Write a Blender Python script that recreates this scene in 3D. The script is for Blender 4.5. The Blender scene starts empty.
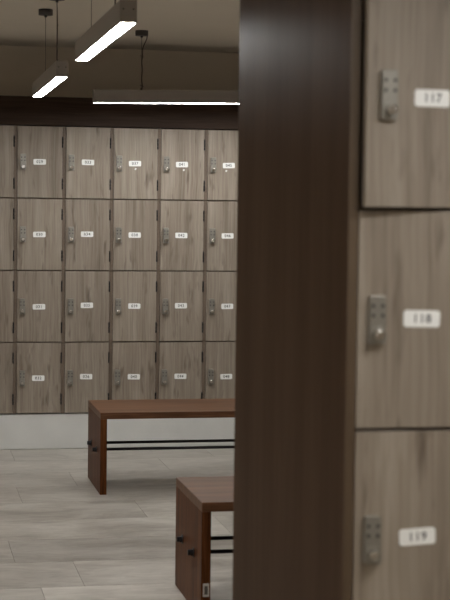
import bpy, bmesh, math, random
from mathutils import Vector, Matrix

random.seed(7)
C = bpy.context.scene.collection
PI = math.pi

# ------------------------------------------------------------------ materials
def new_mat(name):
    m = bpy.data.materials.new(name)
    m.use_nodes = True
    nt = m.node_tree
    return m, nt, nt.nodes['Principled BSDF']

def plain(name, col, rough=.5, metal=0.0, spec=.5, bump=0.0, bscale=200.0, var=0.0, vscale=4.0):
    m, nt, b = new_mat(name)
    b.inputs['Base Color'].default_value = (*col, 1)
    b.inputs['Roughness'].default_value = rough
    b.inputs['Metallic'].default_value = metal
    b.inputs['Specular IOR Level'].default_value = spec
    N, L = nt.nodes, nt.links
    tc = N.new('ShaderNodeTexCoord')
    if var:
        n = N.new('ShaderNodeTexNoise'); n.inputs['Scale'].default_value = vscale
        n.inputs['Detail'].default_value = 6
        L.new(tc.outputs['Object'], n.inputs['Vector'])
        r = N.new('ShaderNodeValToRGB')
        r.color_ramp.elements[0].position = .3; r.color_ramp.elements[1].position = .7
        r.color_ramp.elements[0].color = (*[c * (1 - var) for c in col], 1)
        r.color_ramp.elements[1].color = (*[min(1, c * (1 + var)) for c in col], 1)
        L.new(n.outputs['Fac'], r.inputs['Fac']); L.new(r.outputs['Color'], b.inputs['Base Color'])
    if bump:
        n2 = N.new('ShaderNodeTexNoise'); n2.inputs['Scale'].default_value = bscale
        n2.inputs['Detail'].default_value = 3
        L.new(tc.outputs['Object'], n2.inputs['Vector'])
        bp = N.new('ShaderNodeBump'); bp.inputs['Strength'].default_value = bump
        bp.inputs['Distance'].default_value = .002
        L.new(n2.outputs['Fac'], bp.inputs['Height']); L.new(bp.outputs['Normal'], b.inputs['Normal'])
    return m

def wood(name, stops, axis, fine=90.0, along=2.2, big=9.0, rough=.5, spec=.4, knots=.0, knot_col=(.05, .035, .025), tone=.1, bump=.05, con=.62):
    """Wood grain running along one axis of the object, different on every object."""
    m, nt, b = new_mat(name)
    N, L = nt.nodes, nt.links
    tc = N.new('ShaderNodeTexCoord'); oi = N.new('ShaderNodeObjectInfo')
    off = N.new('ShaderNodeVectorMath'); off.operation = 'SCALE'
    off.inputs[0].default_value = (17.3, 9.1, 23.7)
    L.new(oi.outputs['Random'], off.inputs['Scale'])
    add = N.new('ShaderNodeVectorMath'); add.operation = 'ADD'
    L.new(tc.outputs['Object'], add.inputs[0]); L.new(off.outputs['Vector'], add.inputs[1])
    # slow wobble so that the grain is not ruler straight
    wob = N.new('ShaderNodeTexNoise'); wob.inputs['Scale'].default_value = 3.0
    L.new(add.outputs['Vector'], wob.inputs['Vector'])
    ws = N.new('ShaderNodeVectorMath'); ws.operation = 'SCALE'; ws.inputs['Scale'].default_value = .03
    L.new(wob.outputs['Color'], ws.inputs[0])
    add2 = N.new('ShaderNodeVectorMath'); add2.operation = 'ADD'
    L.new(add.outputs['Vector'], add2.inputs[0]); L.new(ws.outputs['Vector'], add2.inputs[1])
    def streaks(s, l, det):
        mp = N.new('ShaderNodeMapping')
        sc = [s, s, s]; sc[axis] = l
        mp.inputs['Scale'].default_value = sc
        L.new(add2.outputs['Vector'], mp.inputs['Vector'])
        n = N.new('ShaderNodeTexNoise'); n.inputs['Scale'].default_value = 1.0
        n.inputs['Detail'].default_value = det; n.inputs['Roughness'].default_value = .6
        L.new(mp.outputs['Vector'], n.inputs['Vector'])
        return n
    a = streaks(fine, along, 3); g = streaks(big, along * .45, 4)
    mx = N.new('ShaderNodeMix'); mx.data_type = 'FLOAT'; mx.inputs[0].default_value = .55
    L.new(a.outputs['Fac'], mx.inputs[2]); L.new(g.outputs['Fac'], mx.inputs[3])
    r = N.new('ShaderNodeValToRGB')
    els = r.color_ramp.elements
    for i, (p, c) in enumerate(stops):
        e = els[i] if i < 2 else els.new(p)
        e.position = .5 + (p - .5) * con; e.color = (*c, 1)
    L.new(mx.outputs[0], r.inputs['Fac'])
    out = r.outputs['Color']
    if knots:
        k = streaks(26.0, 5.0, 2)
        kr = N.new('ShaderNodeMapRange'); kr.inputs['From Min'].default_value = .60; kr.inputs['From Max'].default_value = .76
        L.new(k.outputs['Fac'], kr.inputs['Value'])
        km = N.new('ShaderNodeMath'); km.operation = 'MULTIPLY'; km.inputs[1].default_value = knots
        L.new(kr.outputs['Result'], km.inputs[0])
        kx = N.new('ShaderNodeMix'); kx.data_type = 'RGBA'
        L.new(km.outputs[0], kx.inputs[0]); L.new(out, kx.inputs[6]); kx.inputs[7].default_value = (*knot_col, 1)
        out = kx.outputs[2]
    hs = N.new('ShaderNodeHueSaturation')
    tm = N.new('ShaderNodeMapRange'); tm.inputs['To Min'].default_value = 1 - tone; tm.inputs['To Max'].default_value = 1 + tone
    L.new(oi.outputs['Random'], tm.inputs['Value']); L.new(tm.outputs['Result'], hs.inputs['Value'])
    L.new(out, hs.inputs['Color']); L.new(hs.outputs['Color'], b.inputs['Base Color'])
    b.inputs['Roughness'].default_value = rough
    b.inputs['Specular IOR Level'].default_value = spec
    if bump:
        bp = N.new('ShaderNodeBump'); bp.inputs['Strength'].default_value = bump; bp.inputs['Distance'].default_value = .001
        L.new(a.outputs['Fac'], bp.inputs['Height']); L.new(bp.outputs['Normal'], b.inputs['Normal'])
    return m

M = {}
M['door'] = wood('greige_oak_laminate', [(.28, (.150, .118, .090)), (.44, (.235, .193, .152)), (.56, (.285, .240, .193)), (.70, (.350, .300, .248))],
                 2, fine=120, along=1.8, big=14, rough=.48, spec=.35, knots=.85, knot_col=(.120, .090, .068), tone=.05, con=.88)
M['edge'] = wood('brown_edge', [(.3, (.120, .088, .064)), (.7, (.165, .124, .094))], 2, rough=.5, tone=.05)
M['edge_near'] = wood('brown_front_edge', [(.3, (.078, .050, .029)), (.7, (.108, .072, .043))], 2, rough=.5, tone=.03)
M['panel'] = wood('dark_walnut_laminate', [(.3, (.068, .038, .0215)), (.5, (.084, .049, .0290)), (.7, (.104, .063, .038))], 2, fine=80, along=1.4, big=7, rough=.39, spec=.014, tone=.0, bump=.03)
M['fascia'] = wood('dark_fascia_laminate', [(.3, (.030, .018, .013)), (.7, (.058, .037, .026))], 0, fine=80, along=1.4, big=8, rough=.5, spec=.1, tone=.0)
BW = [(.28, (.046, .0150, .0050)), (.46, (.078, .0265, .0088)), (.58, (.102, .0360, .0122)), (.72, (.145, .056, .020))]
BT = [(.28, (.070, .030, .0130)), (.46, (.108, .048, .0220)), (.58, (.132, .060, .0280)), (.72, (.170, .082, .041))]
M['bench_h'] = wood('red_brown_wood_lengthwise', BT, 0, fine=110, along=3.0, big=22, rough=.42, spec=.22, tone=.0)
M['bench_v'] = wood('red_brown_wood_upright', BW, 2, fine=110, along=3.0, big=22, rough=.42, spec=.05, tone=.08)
M['black'] = plain('black_metal', (.012, .011, .012), rough=.42, metal=.3)
M['steel'] = plain('brushed_nickel', (.27, .255, .225), rough=.38, metal=.5, bump=.02, bscale=500)
M['knob'] = plain('polished_nickel', (.62, .60, .57), rough=.22, metal=1)
M['button'] = plain('dark_button', (.07, .065, .06), rough=.5)
M['plate'] = plain('white_plastic', (.86, .86, .845), rough=.4)
M['ink'] = plain('dark_ink', (.045, .045, .05), rough=.6)
M['scrap'] = plain('paper_scrap', (.72, .71, .69), rough=.8)
M['sticker'] = plain('grey_sticker', (.55, .53, .50), rough=.6)
M['bars'] = plain('sticker_print', (.10, .09, .08), rough=.7)
M['plaster'] = plain('white_plaster', (.62, .62, .60), rough=.75, bump=.25, bscale=60, var=.05, vscale=5)
M['wall'] = plain('beige_wall_paint', (.74, .67, .58), rough=.9, bump=.05, bscale=120, var=.02, vscale=2)
M['ceiling'] = plain('ceiling_paint', (.74, .68, .59), rough=.9, bump=.05, bscale=120, var=.02, vscale=2)
M['lamp'] = plain('grey_lamp_housing', (.31, .285, .27), rough=.5, metal=.2)
M['canopy'] = plain('dark_canopy', (.07, .062, .06), rough=.5)
M['cable'] = plain('brown_cable', (.10, .075, .055), rough=.6)
M['inside'] = plain('dark_inside', (.05, .042, .035), rough=.8)

def emit(name, col, s):
    m, nt, b = new_mat(name)
    b.inputs['Base Color'].default_value = (.8, .8, .8, 1)
    b.inputs['Emission Color'].default_value = (*col, 1)
    b.inputs['Emission Strength'].default_value = s
    return m
M['glow'] = emit('lamp_diffuser', (.99, .99, .975), 33.5)
M['panel_glow'] = emit('ceiling_light_diffuser', (1.0, .86, .64), 7.0)  # glow of the added ceiling fill lights

def floor_material():
    m, nt, b = new_mat('marble_tiles')
    N, L = nt.nodes, nt.links
    geo = N.new('ShaderNodeNewGeometry')
    at = N.new('ShaderNodeAttribute'); at.attribute_name = 'tile_tone'
    # every tile gets its own piece of stone
    sh = N.new('ShaderNodeVectorMath'); sh.operation = 'SCALE'; sh.inputs[0].default_value = (31.0, 57.0, 13.0)
    L.new(at.outputs['Fac'], sh.inputs['Scale'])
    ad = N.new('ShaderNodeVectorMath'); ad.operation = 'ADD'
    L.new(geo.outputs['Position'], ad.inputs[0]); L.new(sh.outputs['Vector'], ad.inputs[1])
    def noise(sc, det, dist=0.0):
        mp = N.new('ShaderNodeMapping'); mp.inputs['Scale'].default_value = sc
        L.new(ad.outputs['Vector'], mp.inputs['Vector'])
        n = N.new('ShaderNodeTexNoise'); n.inputs['Scale'].default_value = 1
        n.inputs['Detail'].default_value = det; n.inputs['Roughness'].default_value = .62
        n.inputs['Distortion'].default_value = dist
        L.new(mp.outputs['Vector'], n.inputs['Vector'])
        return n
    n1 = noise((2.2, 3.4, 1), 10, .9)
    n2 = noise((7.0, 26.0, 1), 7, 1.2)
    mx = N.new('ShaderNodeMix'); mx.data_type = 'FLOAT'; mx.inputs[0].default_value = .35
    L.new(n1.outputs['Fac'], mx.inputs[2]); L.new(n2.outputs['Fac'], mx.inputs[3])
    r = N.new('ShaderNodeValToRGB')
    e = r.color_ramp.elements
    e[0].position = .37; e[0].color = (.240, .210, .172, 1)
    e[1].position = .63; e[1].color = (.470, .432, .376, 1)
    x = e.new(.5); x.color = (.365, .330, .282, 1)
    L.new(mx.outputs[0], r.inputs['Fac'])
    # tone of the tile itself
    tr = N.new('ShaderNodeMapRange'); tr.inputs['To Min'].default_value = .70; tr.inputs['To Max'].default_value = 1.30
    L.new(at.outputs['Fac'], tr.inputs['Value'])
    hs = N.new('ShaderNodeHueSaturation'); L.new(tr.outputs['Result'], hs.inputs['Value'])
    sat = N.new('ShaderNodeMapRange'); sat.inputs['To Min'].default_value = .85; sat.inputs['To Max'].default_value = .80
    L.new(at.outputs['Fac'], sat.inputs['Value']); L.new(sat.outputs['Result'], hs.inputs['Saturation'])
    L.new(r.outputs['Color'], hs.inputs['Color'])
    # small dark pits
    n3 = noise((26.0, 40.0, 1), 3)
    pr = N.new('ShaderNodeMapRange'); pr.inputs['From Min'].default_value = .70; pr.inputs['From Max'].default_value = .80
    pr.inputs['To Max'].default_value = .45
    L.new(n3.outputs['Fac'], pr.inputs['Value'])
    px = N.new('ShaderNodeMix'); px.data_type = 'RGBA'; px.inputs[7].default_value = (.14, .12, .10, 1)
    L.new(pr.outputs['Result'], px.inputs[0]); L.new(hs.outputs['Color'], px.inputs[6])
    L.new(px.outputs[2], b.inputs['Base Color'])
    rr = N.new('ShaderNodeMapRange'); rr.inputs['To Min'].default_value = .24; rr.inputs['To Max'].default_value = .42
    L.new(n1.outputs['Fac'], rr.inputs['Value']); L.new(rr.outputs['Result'], b.inputs['Roughness'])
    b.inputs['Specular IOR Level'].default_value = .45
    return m
M['tile'] = floor_material()
M['grout'] = plain('grey_grout', (.17, .15, .125), rough=.9)

# ------------------------------------------------------------------ mesh helpers
def add_box(bm, x0, x1, y0, y1, z0, z1, bev=0.0, mi=0, seg=2):
    mat = Matrix.Translation(((x0 + x1) / 2, (y0 + y1) / 2, (z0 + z1) / 2)) @ Matrix.Diagonal((x1 - x0, y1 - y0, z1 - z0, 1))
    t = bmesh.new()
    bmesh.ops.create_cube(t, size=1, matrix=mat)
    if bev:
        bmesh.ops.bevel(t, geom=list(t.edges), offset=bev, segments=seg, profile=.5, affect='EDGES')
    _merge(bm, t, mi)

def _merge(bm, t, mi=None, smooth=False):
    if mi is not None:
        for f in t.faces: f.material_index = mi
    if smooth:
        for f in t.faces: f.smooth = True
    me = bpy.data.meshes.new('tmp'); t.to_mesh(me); t.free()
    bm.from_mesh(me); bpy.data.meshes.remove(me)

def add_cyl(bm, p, d, r, length, seg=24, mi=0, bev=0.0, r2=None, smooth=True):
    """Cylinder (or cone) from point p along direction d."""
    t = bmesh.new()
    bmesh.ops.create_cone(t, cap_ends=True, segments=seg, radius1=r, radius2=r if r2 is None else r2, depth=length)
    if bev:
        ed = [e for e in t.edges if abs(e.verts[0].co.z - e.verts[1].co.z) < 1e-6 and e.verts[0].co.z > 0]
        bmesh.ops.bevel(t, geom=ed, offset=bev, segments=3, profile=.5, affect='EDGES')
    d = Vector(d).normalized()
    q = Vector((0, 0, 1)).rotation_difference(d).to_matrix().to_4x4()
    t.transform(Matrix.Translation(Vector(p) + d * length / 2) @ q)
    for f in t.faces: f.smooth = smooth and len(f.verts) == 4
    _merge(bm, t, mi)

def add_tube(bm, pts, r, seg=8, mi=0):
    pts = [Vector(p) for p in pts]
    rings = []
    for i, p in enumerate(pts):
        a = pts[max(i - 1, 0)]; c = pts[min(i + 1, len(pts) - 1)]
        d = (c - a).normalized()
        u = d.orthogonal().normalized() if i == 0 else (rings[-1][1] - d * rings[-1][1].dot(d)).normalized()
        v = d.cross(u)
        rings.append(([bm.verts.new(p + (u * math.cos(2 * PI * k / seg) + v * math.sin(2 * PI * k / seg)) * r) for k in range(seg)], u))
    for (A, _), (B, _) in zip(rings, rings[1:]):
        for k in range(seg):
            f = bm.faces.new((A[k], A[(k + 1) % seg], B[(k + 1) % seg], B[k])); f.smooth = True; f.material_index = mi
    f = bm.faces.new(rings[0][0][::-1]); f.material_index = mi
    f = bm.faces.new(rings[-1][0]); f.material_index = mi

def add_rounded_plate(bm, cx, cz, w, hgt, rad, y_back, y_front, mi=0, seg=6, bev=.0006):
    """Plate with rounded corners lying in the xz plane, facing -y."""
    t = bmesh.new()
    vs = []
    for sx, sz, a0 in ((1, 1, 0), (-1, 1, 90), (-1, -1, 180), (1, -1, 270)):
        for k in range(seg + 1):
            a = math.radians(a0 + 90 * k / seg)
            vs.append(t.verts.new((cx + sx * (w / 2 - rad) + rad * math.cos(a), y_back, cz + sz * (hgt / 2 - rad) + rad * math.sin(a))))
    f = t.faces.new(vs)
    g = bmesh.ops.extrude_face_region(t, geom=[f])
    nv = [v for v in g['geom'] if isinstance(v, bmesh.types.BMVert)]
    for v in nv: v.co.y = y_front
    bmesh.ops.recalc_face_normals(t, faces=list(t.faces))
    if bev:
        ed = [e for e in t.edges if all(abs(v.co.y - y_front) < 1e-7 for v in e.verts)]
        bmesh.ops.bevel(t, geom=ed, offset=bev, segments=2, profile=.5, affect='EDGES')
    _merge(bm, t, mi)

def make_mesh(name, bm, mats):
    me = bpy.data.meshes.new(name); bm.to_mesh(me); bm.free()
    for m in mats: me.materials.append(m)
    return me

def put(name, me, parent=None, loc=(0, 0, 0), rot=(0, 0, 0)):
    o = bpy.data.objects.new(name, me); C.objects.link(o)
    o.location = loc; o.rotation_euler = rot
    if parent: o.parent = parent
    return o

def obj(name, bm, mats, parent=None, loc=(0, 0, 0), rot=(0, 0, 0)):
    if not isinstance(mats, (list, tuple)): mats = [mats]
    return put(name, make_mesh(name, bm, mats), parent, loc, rot)

def thing(name, label, cat, loc=(0, 0, 0), rot=(0, 0, 0), group=None):
    o = bpy.data.objects.new(name, None); C.objects.link(o)
    o.empty_display_size = .1
    o.location = loc; o.rotation_euler = rot
    return tag(o, label, cat, group)

def tag(o, label, cat, group=None):
    o['label'] = label; o['category'] = cat
    if group: o['group'] = group
    return o

def struct(name, bm, mats):
    o = obj(name, bm, mats); o['kind'] = 'structure'; return o

def text_into(bm, s, size, cx, cz, y, mi):
    """Flat digits facing -y, centred on (cx, cz)."""
    cu = bpy.data.curves.new('t', 'FONT'); cu.body = s; cu.size = size
    cu.align_x = 'CENTER'; cu.align_y = 'CENTER'; cu.resolution_u = 3; cu.offset = size * .012
    cu.space_character = 1.12
    o = bpy.data.objects.new('t', cu); C.objects.link(o)
    dg = bpy.context.evaluated_depsgraph_get()
    me = bpy.data.meshes.new_from_object(o.evaluated_get(dg))
    bpy.data.objects.remove(o); bpy.data.curves.remove(cu)
    t = bmesh.new(); t.from_mesh(me); bpy.data.meshes.remove(me)
    t.transform(Matrix.Translation((cx, y, cz)) @ Matrix.Rotation(PI / 2, 4, 'X'))
    bmesh.ops.recalc_face_normals(t, faces=list(t.faces))
    _merge(bm, t, mi)

# ------------------------------------------------------------------ key places (metres)
CAM_H = 1.51284
YW = 10.027            # front of the far lockers
X0, CW, CH = .6957, .3005, .45
ZB = .226              # underside of the far lockers
ZC = 2.567             # ceiling
PX, YF, YP = .885, 3.119, 4.219     # end panel: its plane, the front of the near lockers, the panel's far edge
RX0, RX1, RY0, RY1 = -3.4, 4.6, -2.6, YW + .52

# ------------------------------------------------------------------ setting
rows = [6.340 + .4645 * k for k in range(-20, 10)]
joints = {9.1265: 1.537, 8.662: .946, 8.1975: .612, 7.733: 1.19, 7.2685: .30, 6.804: .4776, 6.3395: .7235, 5.875: .5475, 5.4105: .85}
tones = {}
bm = bmesh.new()
lay = bm.faces.layers.float.new('tile_tone')
TL, G = 1.22, .0010
edges = sorted(set([RY0] + [r for r in rows if RY0 < r < RY1] + [RY1]))
for a, b in zip(edges, edges[1:]):
    j = None
    for k, v in joints.items():
        if abs(k - a) < .05: j = v
    if j is None: j = random.uniform(0, TL)
    x = j
    while x > RX0: x -= TL
    while x < RX1:
        xa, xb = max(x, RX0), min(x + TL, RX1)
        mid = (xa + xb) / 2
        tone = random.uniform(.38, .62)
        ya = a
        if abs(a - 6.804) < .05: tone = .24 if .4 < mid < 1.7 else .5
        if abs(a - 5.875) < .05 and .5 < mid < 1.8: tone = .88
        if abs(a - 5.875) < .05 and mid < .5: tone = .48
        if abs(a - 6.3395) < .05: tone = .42 if mid < .7 else .60
        if abs(a - 7.2685) < .05 and .2 < mid < 1.6: tone = .56
        if abs(a - 7.733) < .05: tone = .42 if mid < 1.19 else .66
        if abs(a - 8.1975) < .05: tone = .58 if mid < .6 else .40
        if abs(a - 8.662) < .05: tone = .46 if mid < .94 else .60
        if xb - xa > .01:
            v = [bm.verts.new(p) for p in ((xa + G, a + G, 0), (xb - G, a + G, 0), (xb - G, b - G, 0), (xa + G, b - G, 0))]
            f = bm.faces.new(v); f[lay] = tone; f.material_index = 0
            w = [bm.verts.new((q.co.x, q.co.y, -.002)) for q in v]
            for i in range(4):
                s = bm.faces.new((v[i], w[i], w[(i + 1) % 4], v[(i + 1) % 4])); s.material_index = 0; s[lay] = tone
        x += TL
add_box(bm, RX0, RX1, RY0, RY1, -.10, -.002, mi=1)
struct('floor', bm, [M['tile'], M['grout']])

def wall_box(name, x0, x1, y0, y1, z0, z1, m):
    bm = bmesh.new(); add_box(bm, x0, x1, y0, y1, z0, z1); return struct(name, bm, m)
wall_box('ceiling', RX0 - .1, RX1 + .1, RY0 - .1, RY1 + .1, ZC, ZC + .1, M['ceiling'])
wall_box('wall_back', RX0 - .1, RX1 + .1, RY1, RY1 + .1, -.1, ZC, M['wall'])
wall_box('wall_front', RX0 - .1, RX1 + .1, RY0 - .1, RY0, -.1, ZC, M['wall'])
wall_box('wall_left', RX0 - .1, RX0, RY0, RY1, -.1, ZC, M['wall'])
wall_box('wall_right', RX1, RX1 + .1, RY0, RY1, -.1, ZC, M['wall'])

# plinth below the far lockers, and the dark board above them
LX0, LX1 = X0 - 2 * CW, X0 + 7 * CW
bm = bmesh.new(); add_box(bm, LX0, LX1, YW + .004, RY1 - .002, 0, ZB - .004, bev=.006)
tag(obj('locker_plinth', bm, M['plaster']), 'low white plastered plinth under the far row of lockers', 'plinth')
bm = bmesh.new(); add_box(bm, LX0, LX1, YW + .001, RY1 - .002, ZB + 4 * CH + .004, 2.208, bev=.002)
tag(obj('fascia_board', bm, M['fascia']), 'dark brown wooden board running along the top of the far lockers', 'board')

# ------------------------------------------------------------------ lockers
def carcass_mesh(side, depth, m='edge'):
    bm = bmesh.new()
    w, hh = CW - .0006, CH - .0006
    add_box(bm, .0003, side, 0, depth, .0003, hh, mi=0)
    add_box(bm, w - side, w, 0, depth, .0003, hh, mi=0)
    add_box(bm, side, w - side, .022, depth, .0003, .012, mi=0)
    add_box(bm, side, w - side, .022, depth, hh - .012, hh, mi=0)
    add_box(bm, side, w - side, depth - .012, depth, .012, hh - .012, mi=1)
    return make_mesh('carcass', bm, [M[m], M['inside']])

SIDE = .0100
DW = CW - 2 * SIDE - .004          # door width
DH = CH - .0075
HX = CW - SIDE - .002              # hinge line, from the left of the cell
def door_mesh():                   # origin on the hinge line: x runs 0 .. -DW, z from the cell's base
    bm = bmesh.new()
    add_box(bm, -DW, 0, -.002, .016, (CH - DH) / 2, (CH + DH) / 2, bev=.0012)
    return make_mesh('door', bm, [M['door']])
def hinge_mesh():
    bm = bmesh.new()
    add_box(bm, -.0035, .0055, -.0045, .0100, -.034, .034, bev=.001)
    for k in range(3):
        add_cyl(bm, (.0015, -.0045, -.034 + k * .023), (0, 0, 1), .0038, .0215, seg=12)
    return make_mesh('hinge', bm, [M['black']])
LU = 0.0
def lock_mesh():                   # centred on its own plate, facing -y
    bm = bmesh.new()
    add_rounded_plate(bm, 0, 0, .0350, .099, .006, -.002, -.017, bev=.002)
    add_rounded_plate(bm, 0, -.029, .027, .030, .010, -.017, -.019, bev=.0008)
    return make_mesh('lock', bm, [M['steel']])
def knob_mesh():
    bm = bmesh.new()
    add_cyl(bm, (0, -.019, 0), (0, -1, 0), .0108, .013, seg=24, bev=.002)
    add_box(bm, -.0025, .0025, -.037, -.030, -.009, .009, bev=.001)
    return make_mesh('knob', bm, [M['knob']])
def button_mesh():
    bm = bmesh.new()
    add_cyl(bm, (0, -.0168, 0), (0, -1, 0), .0040, .0022, seg=16, bev=.0006)
    return make_mesh('button', bm, [M['button']])
def plate_mesh(num, tilt=0.0):
    bm = bmesh.new()
    add_rounded_plate(bm, 0, 0, .078, .0345, .007, -.002, -.0040, mi=0, bev=.0005)
    if num: text_into(bm, num, .0250, 0, 0, -.00425, 1)
    return make_mesh('number_plate', bm, [M['plate'], M['ink']])

ME_CAR, ME_CAR_NEAR = carcass_mesh(SIDE, .50), carcass_mesh(SIDE, .50, 'edge_near')
ME_DOOR, ME_HINGE, ME_LOCK, ME_KNOB, ME_BUTTON = door_mesh(), hinge_mesh(), lock_mesh(), knob_mesh(), button_mesh()
ME_BLANK = plate_mesh('')

def locker(x, y, z, num, label, group, ajar=0.0, u_plate=.15, v_plate=.225, u_lock=.046, v_lock=.225, tilt=0.0, hinge=True, droop=0.0):
    t = thing('locker', label, 'locker', (x, y, z), group=group)
    put('carcass', ME_CAR_NEAR if group == NGRP else ME_CAR, t)
    rot = (0, droop, math.radians(ajar))
    d = put('door', ME_DOOR, t, (HX, -.0003, 0), rot)
    p = put('number_plate', plate_mesh(num) if num else ME_BLANK, d, (u_plate - HX, 0, v_plate), (0, math.radians(tilt), 0))
    for zz in (.092, CH - .098):
        put('hinge', ME_HINGE, d, (0, 0, zz))
    # the lock turns with the door, so it hangs on the same hinge line
    r = Matrix.Rotation(math.radians(ajar), 4, 'Z') @ Matrix.Rotation(droop, 4, 'Y')
    pos = Vector((HX, -.0003, 0)) + (r @ Vector((u_lock - HX, 0, v_lock)))
    l = put('lock', ME_LOCK, t, pos, rot)
    put('knob', ME_KNOB, l, (0, 0, -.030), (0, random.uniform(-.5, .5), 0))['label'] = 'shiny round turning knob'
    for bx in (-.0100, .0100):
        for bz in (.029, .009):
            put('button', ME_BUTTON, l, (bx, 0, bz))
    return t, d

ROWW = ['top', 'second', 'third', 'bottom']
# plate centres read per locker: (u, v) inside the cell, in cell units
UV = {29: (.490, .503), 33: (.493, .508), 37: (.481, .503), 41: (.481, .501), 45: (.488, .499),
      30: (.490, .500), 34: (.486, .509), 38: (.488, .503), 42: (.484, .504), 46: (.481, .503),
      31: (.493, .495), 35: (.492, .515), 39: (.494, .505), 43: (.490, .510), 47: (.493, .501),
      32: (.485, .499), 36: (.487, .514), 40: (.497, .506), 44: (.495, .507), 48: (.490, .497)}
NGRP = 'lockers in the blurred near block'
GRP = 'numbered lockers in the far row'
for ci in range(-2, 7):
    for ri in range(4):
        n = 29 + ci * 4 + ri
        z = ZB + (3 - ri) * CH
        x = X0 + ci * CW
        if 0 <= ci <= 4:
            u, v = UV[n]
            num = '%03d' % n
            side = {0: '', 4: ', partly behind end panel'}.get(ci, '')
            lab = 'grey-brown locker numbered %s, %s row of far wall%s' % (num, ROWW[ri], side)
            t, d = locker(x, YW, z, num, lab, GRP, ajar=random.choice((0, .2, .5, .9)), u_plate=u * CW, v_plate=v * CH,
                          u_lock=.0445 + random.uniform(-.001, .001), tilt=random.uniform(-1.2, 1.2))
            if n in (37, 41, 45):
                bm = bmesh.new()
                add_rounded_plate(bm, 0, 0, .010, .013, .003, -.002, -.0026, bev=0)
                obj('paper_scrap', bm, M['scrap'], d, (u * CW - HX + {37: .004, 41: .012, 45: -.016}[n], 0, v * CH - .034), (0, .5, 0))['label'] = 'small torn white paper scrap'
        elif ci == -1:
            locker(x, YW, z, '', 'grey-brown locker cut by the left edge of the photo, %s row' % ROWW[ri], GRP, ajar=random.choice((0, .4)))
        else:
            where = 'left beyond the photo edge' if ci < 0 else 'hidden behind the dark end panel'
            locker(x, YW, z, '', 'far locker %s, column %d, %s row' % (where, abs(ci), ROWW[ri]), GRP)

# the near block: four lockers, its dark end panel, plinth and top
NX = .8940
NB = YF and .1705
NGRP = 'lockers in the blurred near block'
near = [(117, 3, 7.0, .1545, .2240, .0555, .2270, 0.0, 0.0, 'near blurred locker numbered 117, its door standing slightly ajar'),
        (118, 2, 0.2, .1475, .2270, .0500, .2255, 1.0, -.012, 'near blurred locker numbered 118, below the ajar door'),
        (119, 1, 0.0, .1470, .2275, .0480, .2260, -2.8, -.012, 'near blurred locker numbered 119, lowest in the photo')]
for n, k, aj, u, v, ul, vl, tl, dr, lab in near:
    locker(NX, YF, NB + k * CH, str(n), lab, NGRP, ajar=aj, u_plate=u, v_plate=v, u_lock=ul, v_lock=vl, tilt=tl, droop=0)
locker(NX, YF, NB, '', 'near locker below the photo, at the foot of the near block', NGRP)
bm = bmesh.new()
add_box(bm, PX, NX - .0002, YF + .0015, YP, 0, 2.20, bev=.0015, mi=0)
o = obj('end_panel', bm, [M['panel']])
tag(o, 'tall dark brown wooden end panel on the side of the near lockers', 'panel')
bm = bmesh.new(); add_box(bm, PX - .0005, NX - .0001, YF - .0005, YF + .0014, 0, 2.20)
e = obj('edge_band', bm, M['edge_near'], o); e['label'] = 'lighter brown front edge strip'
bm = bmesh.new(); add_box(bm, NX, NX + CW, YF + .03, YP - .02, 0, NB - .001)
tag(obj('kick_board', bm, M['fascia']), 'dark kick board under the near block of lockers', 'kick board')
bm = bmesh.new(); add_box(bm, NX, NX + CW, YF + .004, YP - .002, NB + 4 * CH + .001, 2.20)
tag(obj('top_board', bm, M['fascia']), 'dark board on top of the near block of lockers', 'board')
bm = bmesh.new(); add_box(bm, NX, NX + CW, YF + .502, YP - .002, NB, NB + 4 * CH)
tag(obj('rear_cabinet', bm, M['edge']), 'brown cabinet standing back to back with the near lockers', 'cabinet')

# ------------------------------------------------------------------ benches
BH, BD, BL, ST, LT = .438, .569, 1.50, .035, .0355
def bench(x, y, label, sticker=False):
    t = thing('bench', label, 'bench', (x, y, 0), group='wooden benches in the aisle')
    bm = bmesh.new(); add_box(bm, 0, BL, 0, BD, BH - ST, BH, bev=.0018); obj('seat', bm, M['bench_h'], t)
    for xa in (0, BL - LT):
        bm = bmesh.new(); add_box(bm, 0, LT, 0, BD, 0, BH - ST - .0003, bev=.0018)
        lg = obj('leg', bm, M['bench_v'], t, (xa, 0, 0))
        if sticker and xa == 0:
            bm = bmesh.new()
            add_rounded_plate(bm, .0185, .1115, .0235, .050, .002, 0, -.0008, mi=0, bev=0)
            add_box(bm, .0125, .0245, -.0012, -.0008, .095, .127, mi=1)
            for k in range(4): add_box(bm, .0105, .0265, -.0013, -.0008, .0965 + k * .009, .0985 + k * .009, mi=1)
            obj('sticker', bm, [M['sticker'], M['bars']], lg)['label'] = 'small pale barcode sticker'
    for fy in (.405, .160):
        bm = bmesh.new(); add_cyl(bm, (LT - .004, 0, 0), (1, 0, 0), .0078, BL - 2 * LT + .008, seg=16)
        rd = obj('rod', bm, M['black'], t, (0, fy, .2195))
        for s, xx in ((-1, 0.0), (1, BL)):
            bm = bmesh.new()
            add_cyl(bm, (0, 0, 0), (s, 0, 0), .0190, .003, seg=24, bev=.0008)
            add_cyl(bm, (s * .0029, 0, 0), (s, 0, 0), .0125, .010, seg=6, bev=.0012, smooth=False)
            add_cyl(bm, (s * .0125, 0, 0), (s, 0, 0), .0112, .011, seg=20, bev=.004)
            obj('bolt', bm, M['black'], t, (xx, fy, .2195))
bench(1.0329, 8.3754, 'red-brown wooden bench standing nearer the far lockers')
bench(1.0862, 5.7416, 'red-brown wooden bench nearer the camera, sticker on its leg edge', True)

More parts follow.
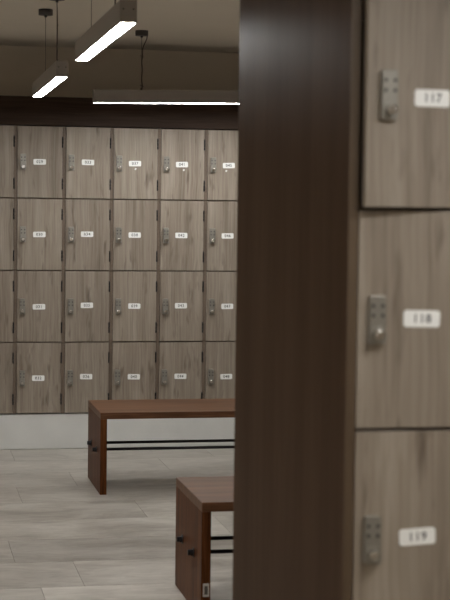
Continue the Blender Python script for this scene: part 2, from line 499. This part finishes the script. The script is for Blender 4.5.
# ------------------------------------------------------------------ hanging lamps
LLEN, LWID, LHGT = 1.44, .057, .076
def lamp(cx, cy, z, along, label, tilt=0.0, hang=(.36, .36), group='linear lamps hanging from the ceiling'):
    """along: 0 = lamp runs along x, 90 = along y. z is its underside."""
    t = thing('pendant_lamp', label, 'lamp', (cx, cy, z), (0, 0, math.radians(along)), group)
    tr = (0, math.radians(tilt), 0)
    L2 = LLEN / 2
    bm = bmesh.new()
    w, wt = LWID / 2, .0035
    add_box(bm, -L2 + .006, L2 - .006, -w, -w + wt, 0, LHGT)
    add_box(bm, -L2 + .006, L2 - .006, w - wt, w, 0, LHGT)
    add_box(bm, -L2 + .006, L2 - .006, -w + wt, w - wt, LHGT - .004, LHGT)
    obj('housing', bm, M['lamp'], t, (0, 0, 0), tr)
    bm = bmesh.new(); add_box(bm, -L2 + .0065, L2 - .0065, -w + wt + .0002, w - wt - .0002, .0005, .006)
    obj('diffuser', bm, M['glow'], t, (0, 0, 0), tr)['label'] = 'glowing white underside'
    for s in (-1, 1):
        bm = bmesh.new(); add_box(bm, min(s * L2, s * (L2 - .006)), max(s * L2, s * (L2 - .006)), -w, w, 0, LHGT, bev=.001)
        for sx in (-.017, .017):
            add_cyl(bm, (s * L2, sx, LHGT * .60), (s, 0, 0), .0028, .0012, seg=10, mi=1)
        obj('end_cap', bm, [M['lamp'], M['black']], t, (0, 0, 0), tr)
    top = ZC - z
    tt = math.tan(math.radians(tilt))
    for s, hg in ((-1, hang[0]), (1, hang[1])):
        zt = LHGT - s * hg * tt
        bm = bmesh.new()
        add_cyl(bm, (s * hg, 0, top - .030), (0, 0, 1), .038, .030, seg=28)
        add_cyl(bm, (s * hg, 0, top - .041), (0, 0, 1), .007, .012, seg=12)
        obj('canopy', bm, M['canopy'], t)
        bm = bmesh.new()
        add_tube(bm, [(s * hg, 0, zt - .001), (s * hg, 0, (top + zt) / 2), (s * hg, 0, top - .040)], .0013, 6)
        add_cyl(bm, (s * hg, 0, zt - .001), (0, 0, 1), .006, .014, seg=12)
        obj('cable', bm, M['cable'], t)
    # the power cord follows the wire of one end and swings out to the rim of its canopy
    s0 = -hang[0]
    zt = LHGT - s0 * tt
    span = top - .030 - zt
    pts = []
    for k in range(41):
        q = k / 40
        off = .004 + .0018 * math.sin(q * 21)
        if q > .70:
            v = (q - .70) / .30
            off += .026 * v * v * (3 - 2 * v)
        pts.append((s0 + off, -.003, zt - .001 + span * q))
    bm = bmesh.new(); add_tube(bm, pts, .0027, 6); obj('power_cord', bm, M['cable'], t)
    for q in (.08, .62):
        bm = bmesh.new()
        zz = zt + q * span
        add_tube(bm, [(s0 - .008, -.002, zz + .004), (s0 + .001, -.007, zz), (s0 + .013, -.003, zz - .004)], .0018, 6)
        obj('cable_tie', bm, M['canopy'], t)
    return t

ZL = 2.140
lamp(.747, 6.10, ZL, 90, 'grey linear hanging lamp running away from the camera, the nearest and largest')
lamp(.749, 8.38, ZL, 90, 'smaller grey linear hanging lamp running away, behind the largest lamp', hang=(.43, .20))
lamp(1.103 + .72, 9.42, ZL + .010, 0, 'grey linear hanging lamp lying crosswise along the top of the far lockers', tilt=-1.1, hang=(.435, .435))
# unseen lamps added for brightness; the near lockers' lamp is placed from shadows there
for i, (x, y, a) in enumerate(((-1.55, 5.6, 90), (-2.2, 7.9, 90), (-1.4, 2.2, 90), (1.42, 2.28, 0), (.1, .2, 0), (2.9, 6.9, 90))):
    lamp(x, y, ZL, a, ['grey linear hanging lamp left of the photo, level with the largest lamp',
                      'grey linear hanging lamp left of the photo, close to the far lockers',
                      'grey linear hanging lamp left of the near end panel, outside the photo',
                      'grey linear hanging lamp crosswise in front of the near lockers',
                      'grey linear hanging lamp hanging crosswise behind the camera',
                      'grey linear hanging lamp over the aisle behind the near lockers'][i])

def fill_ceiling_light(x, y, label):  # unseen square light added to brighten the upper room and near doors
    t = thing('ceiling_light', label, 'ceiling light', (x, y, ZC), group='square ceiling lights behind the camera')
    bm = bmesh.new()
    for a in ((-.31, .31, -.31, -.295), (-.31, .31, .295, .31), (-.31, -.295, -.295, .295), (.295, .31, -.295, .295)):
        add_box(bm, *a, -.05, 0)
    obj('frame', bm, M['lamp'], t)
    bm = bmesh.new(); add_box(bm, -.2945, .2945, -.2945, .2945, -.056, -.030, bev=.004)
    obj('diffuser', bm, M['panel_glow'], t)
fill_ceiling_light(1.75, .2, 'square ceiling light above the aisle in front of the near lockers')
fill_ceiling_light(-1.4, -.6, 'square ceiling light behind the camera on the left')

# ------------------------------------------------------------------ world, camera
w = bpy.data.worlds.new('world'); bpy.context.scene.world = w; w.use_nodes = True
w.node_tree.nodes['Background'].inputs[0].default_value = (.02, .02, .02, 1)
w.node_tree.nodes['Background'].inputs[1].default_value = 0.3

yaw, pitch, roll, F = .199879, -.0557156, .0122343, 1600.0
f = Vector((math.sin(yaw) * math.cos(pitch), math.cos(yaw) * math.cos(pitch), math.sin(pitch)))
r0 = Vector((math.cos(yaw), -math.sin(yaw), 0)); u0 = r0.cross(f)
r = r0 * math.cos(roll) + u0 * math.sin(roll); u = -r0 * math.sin(roll) + u0 * math.cos(roll)
cam = bpy.data.cameras.new('camera'); co = bpy.data.objects.new('camera', cam); C.objects.link(co)
mw = Matrix((r, u, -f)).transposed().to_4x4(); mw.translation = (0, 0, CAM_H)
co.matrix_world = mw
cam.sensor_fit = 'VERTICAL'; cam.sensor_height = 36.0; cam.sensor_width = 27.0
cam.lens = F / 600 * 36
cam.clip_start = .05
cam.dof.use_dof = True; cam.dof.focus_distance = 8.6; cam.dof.aperture_fstop = 6.0
sc = bpy.context.scene
sc.camera = co
sc.view_settings.view_transform = 'Standard'
try: sc.view_settings.look = 'None'
except Exception: pass
sc.view_settings.gamma = 1; sc.view_settings.use_curve_mapping = False
sc.view_settings.exposure = 1.05
sc.cycles.max_bounces = 10
sc.cycles.use_denoising = True
